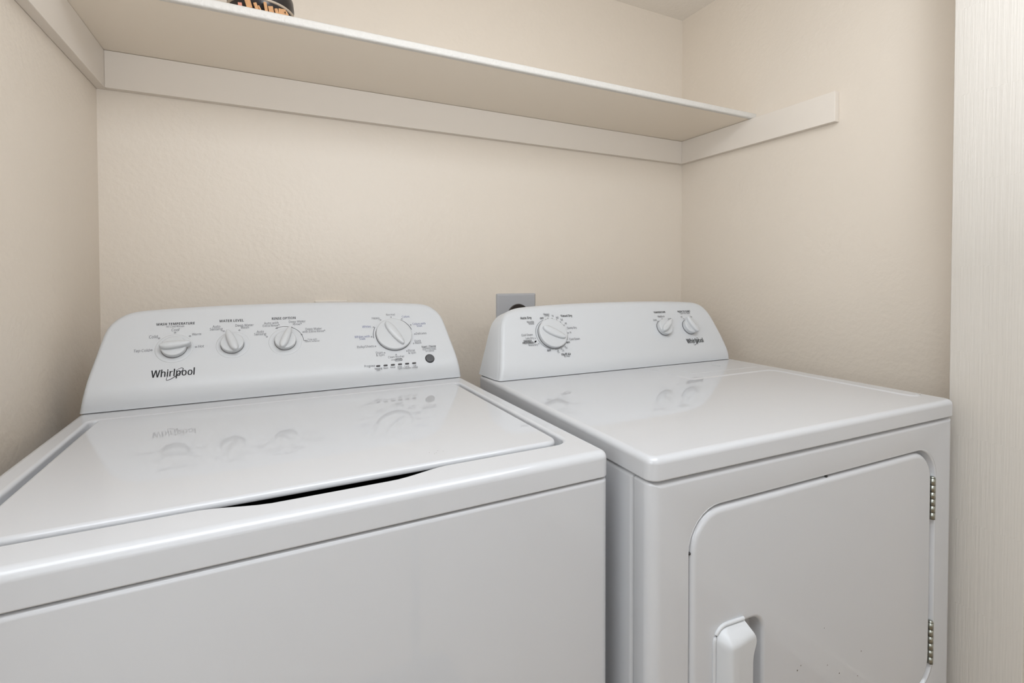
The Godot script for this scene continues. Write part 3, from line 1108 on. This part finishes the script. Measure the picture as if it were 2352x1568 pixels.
func build_dryer_door(t, zf: float):
	var d := Node3D.new()
	d.name = "door"
	t.add_child(d, true)
	var s := Shape.new()
	var loops := []
	var n := 8
	var m := 10
	var zz := zf + 0.001
	var o := func(i, z): return upright(rr(0.0683 + i, 0.6607 - i, 0.386 + i, 0.8265 - i, maxf(0.055 - i, 0.002), n, m), z)
	loops.append(o.call(0.004, zf - 0.0165))
	loops.append(o.call(0.0005, zf - 0.016))
	loops.append(o.call(0.0, zf - 0.0145))
	loops.append(o.call(0.0, zz - 0.0095))
	for i in 9:
		var a := PI / 2 * i / 8.0
		loops.append(o.call(0.009 * (1 - cos(a)), zz - 0.009 * (1 - sin(a))))
	loops.append(o.call(0.0097, zz))
	var h := func(i, z): return upright(rr(0.122 + i, 0.2085 - i, 0.49 + i * 2.0, 0.648 - i, maxf(0.022 - i, 0.002), n, m), z)
	loops.append(h.call(-0.0065, zz))
	for i in 6:
		var a := PI / 2 * i / 5.0
		loops.append(h.call(-0.006 * (1 - sin(a)), zz - 0.006 * (1 - cos(a))))
	loops.append(h.call(0.002, zz - 0.014))
	loops.append(h.call(0.006, zz - 0.022))
	loops.append(h.call(0.014, zz - 0.028))
	loops.append(h.call(0.026, zz - 0.031))
	s.loft(loops)
	s.cap(loops[-1])
	put("door_panel", s.mesh(), M.enamel, d)
	# the grip: a hood that stands out over the left of the pocket
	s = Shape.new()
	var rows := []
	var ny := 44
	var nx := 26
	for j in ny + 1:
		var v := float(j) / ny
		var y := lerpf(0.480, 0.6555, v)
		var row := PackedVector3Array()
		var xl := 0.1125
		var xr := 0.1665 + 0.008 * exp(-pow((y - 0.632) / 0.014, 2.0))
		var R := 0.0195
		if y > 0.6555 - R:       # rounded top left corner
			var q := (y - 0.6555 + R) / R
			xl += R * (1 - sqrt(maxf(0.0, 1 - q * q)))
		for i in nx + 1:
			var u := float(i) / nx
			var x := lerpf(xl, xr, pow(u, 1.35))
			var inn := minf(x - 0.1125, 0.75 * (0.6555 - y))
			if x < 0.1125 + R and y > 0.6555 - R:
				inn = minf(inn, R - Vector2(0.1125 + R - x, y - 0.6555 + R).length())
			var hh := 0.021 * sin(PI / 2 * clampf(inn / 0.013, 0.0, 1.0))
			hh -= 0.10 * maxf(0.0, x - 0.136) * clampf(inn / 0.013, 0.0, 1.0)
			row.append(Vector3(x, y, zz + 0.0004 + hh))
		rows.append(row)
	s.loft(rows, false)
	# right rim, going down into the pocket
	var r0 := PackedVector3Array()
	var r1 := PackedVector3Array()
	var r2 := PackedVector3Array()
	for row in rows:
		var p: Vector3 = row[-1]
		r0.append(p)
		r1.append(p + Vector3(0.0006, 0, -0.0016))
		r2.append(Vector3(p.x - 0.004, p.y, minf(p.z - 0.004, zz + 0.004)))
	s.loft([r0, r1, r2], false, 2)
	var gm := toward(s, Vector3(0.3, 0.2, 1.0))
	put("handle", gm, M.plastic, d)
	# the raised bead along its left and top
	var bead := PackedVector3Array()
	for i in 14:
		bead.append(Vector3(0.1105, lerpf(0.48, 0.636, i / 13.0), zz + 0.0006))
	for i in 8:
		var a := PI / 2 * (i + 1) / 8.0
		bead.append(Vector3(0.1105 + 0.0215 * (1 - cos(a)), 0.636 + 0.0215 * sin(a), zz + 0.0006))
	for i in 6:
		bead.append(Vector3(0.132 + 0.034 * (i + 1) / 6.0, 0.6575, zz + 0.0006 + 0.0015 * (i + 1) / 6.0))
	put("handle_bead", tube(bead, 0.0028), M.plastic, d)
	# specks of dirt
	var st := new_print()
	for p in [[0.295, 0.543, 0.0011], [0.287, 0.538, 0.0014], [0.360, 0.522, 0.001], [0.391, 0.498, 0.0012], [0.440, 0.477, 0.001], [0.449, 0.516, 0.0012], [0.351, 0.585, 0.0009]]:
		for i in 8:
			var a := TAU * i / 8
			var b := TAU * (i + 1) / 8
			for q in [Vector2.ZERO, Vector2(cos(b), sin(b)) * p[2], Vector2(cos(a), sin(a)) * p[2]]:
				st.set_normal(Vector3.BACK)
				st.add_vertex(Vector3(p[0] + q.x, p[1] + q.y, zz + 0.0002))
	var sp := put("dirt_specks", st.commit(), M.speck, d)
	sp.set_meta("kind", "stuff")
	# bumpers in the gap
	for p in [Vector3(0.068, 0.771, zf - 0.003), Vector3(0.358, 0.8274, zf - 0.003)]:
		var b := put("bumper", lathe_mesh([[0.0004, 0.0024], [0.0016, 0.0017], [0.0023, 0.0], [0.0016, -0.0017], [0.0004, -0.0024]], 14), M.rim, d)
		b.position = p
	# two hinges with six knuckles each
	for y in [[0.694, 0.771], [0.421, 0.499]]:
		var hg := Node3D.new()
		hg.name = "hinge"
		t.add_child(hg, true)
		hg.position = Vector3(0.6665, y[0], zf - 0.0015)
		var len: float = (y[1] - y[0]) / 6.0
		for k in 6:
			var kn := put("knuckle", lathe_mesh([[0.0042, 0.0002], [0.005, 0.0004], [0.005, len - 0.0004], [0.0042, len - 0.0002]], 18), M.steel, hg)
			kn.transform = Transform3D(Basis(Vector3.RIGHT, -PI / 2), Vector3(0, len * k, 0))
		var pin := put("pin", lathe_mesh([[0.0036, 0.001], [0.0036, 6 * len], [0.0046, 6 * len + 0.0005], [0.0044, 6 * len + 0.002], [0.0025, 6 * len + 0.0032], [0.0004, 6 * len + 0.0036]], 18), M.steel, hg)
		pin.transform = Transform3D(Basis(Vector3.RIGHT, -PI / 2), Vector3.ZERO)


func toward(s: Shape, way: Vector3) -> ArrayMesh:   # every face turned to look roughly one way
	for t in s.g.size():
		var a := s.v[3 * t]
		var b := s.v[3 * t + 1]
		var c := s.v[3 * t + 2]
		if (b - a).cross(c - a).dot(way) > 0:
			s.v[3 * t + 1] = c
			s.v[3 * t + 2] = b
	return s.mesh(false, true)


# ---------------------------------------------------------------- on the shelf

func build_shelf_things():
	var p = thing("round_basket", "dark rounded bowl with a pale rim band on the shelf", "bowl", Vector3(0.331, SHELF_TOP, 0.236))
	var prof := [[0.03, 0.0], [0.04, 0.0008], [0.052, 0.012], [0.0595, 0.026], [0.0625, 0.042], [0.061, 0.058], [0.056, 0.07], [0.053, 0.0705], [0.057, 0.056], [0.058, 0.042], [0.05, 0.02], [0.02, 0.006], [0.001, 0.006]]
	var body := put("body", lathe_mesh(prof, 48), M.pot, p)
	body.rotation.x = -PI / 2
	var band := put("rim_band", lathe_mesh([[0.0604, 0.027], [0.0618, 0.0275], [0.0632, 0.0305], [0.0618, 0.031]], 48), M.band, p)
	band.rotation.x = -PI / 2
	# wooden pegs between the bowl and the front of the shelf
	var px := [
		[0.296, 0.0075, 0.007, 8.0, "lowest pinkish wooden peg at the left end of the row before the dark bowl"],
		[0.312, 0.0155, 0.0100, 16.0, "broad wooden peg leaning left, second from the left before the dark bowl"],
		[0.325, 0.0135, 0.006, 20.0, "narrow pointed wooden peg just right of the broad leaning one"],
		[0.331, 0.0100, 0.003, 26.0, "tiny wooden splinter-like peg in the gap at the middle of the row"],
		[0.341, 0.0190, 0.0055, 9.0, "tallest and slimmest wooden peg standing up before the dark bowl"],
		[0.350, 0.0125, 0.009, 11.0, "square-topped wooden peg leaning on the tallest peg's right side"],
		[0.360, 0.0105, 0.006, 14.0, "small wooden peg between the square-topped peg and the widest peg"],
		[0.369, 0.0125, 0.013, 2.0, "widest flat wooden peg near the right end of the row"],
		[0.378, 0.0085, 0.006, 28.0, "short wooden peg fallen sideways at the right end of the row"]]
	for k in px.size():
		var q: Array = px[k]
		var w: float = q[2]
		var o := put("wooden_peg", slab(-w / 2, w / 2, 0, q[1], -0.003, 0.003, 0.0006, 0.0008, 0.0006), M.wood_pink if k == 0 else M.wood)
		o.position = Vector3(q[0], SHELF_TOP + absf(sin(deg_to_rad(q[3]))) * w / 2, 0.305)
		o.rotation_degrees.z = q[3]
		tag(o, q[4], "wooden peg", "wooden pegs on the shelf")
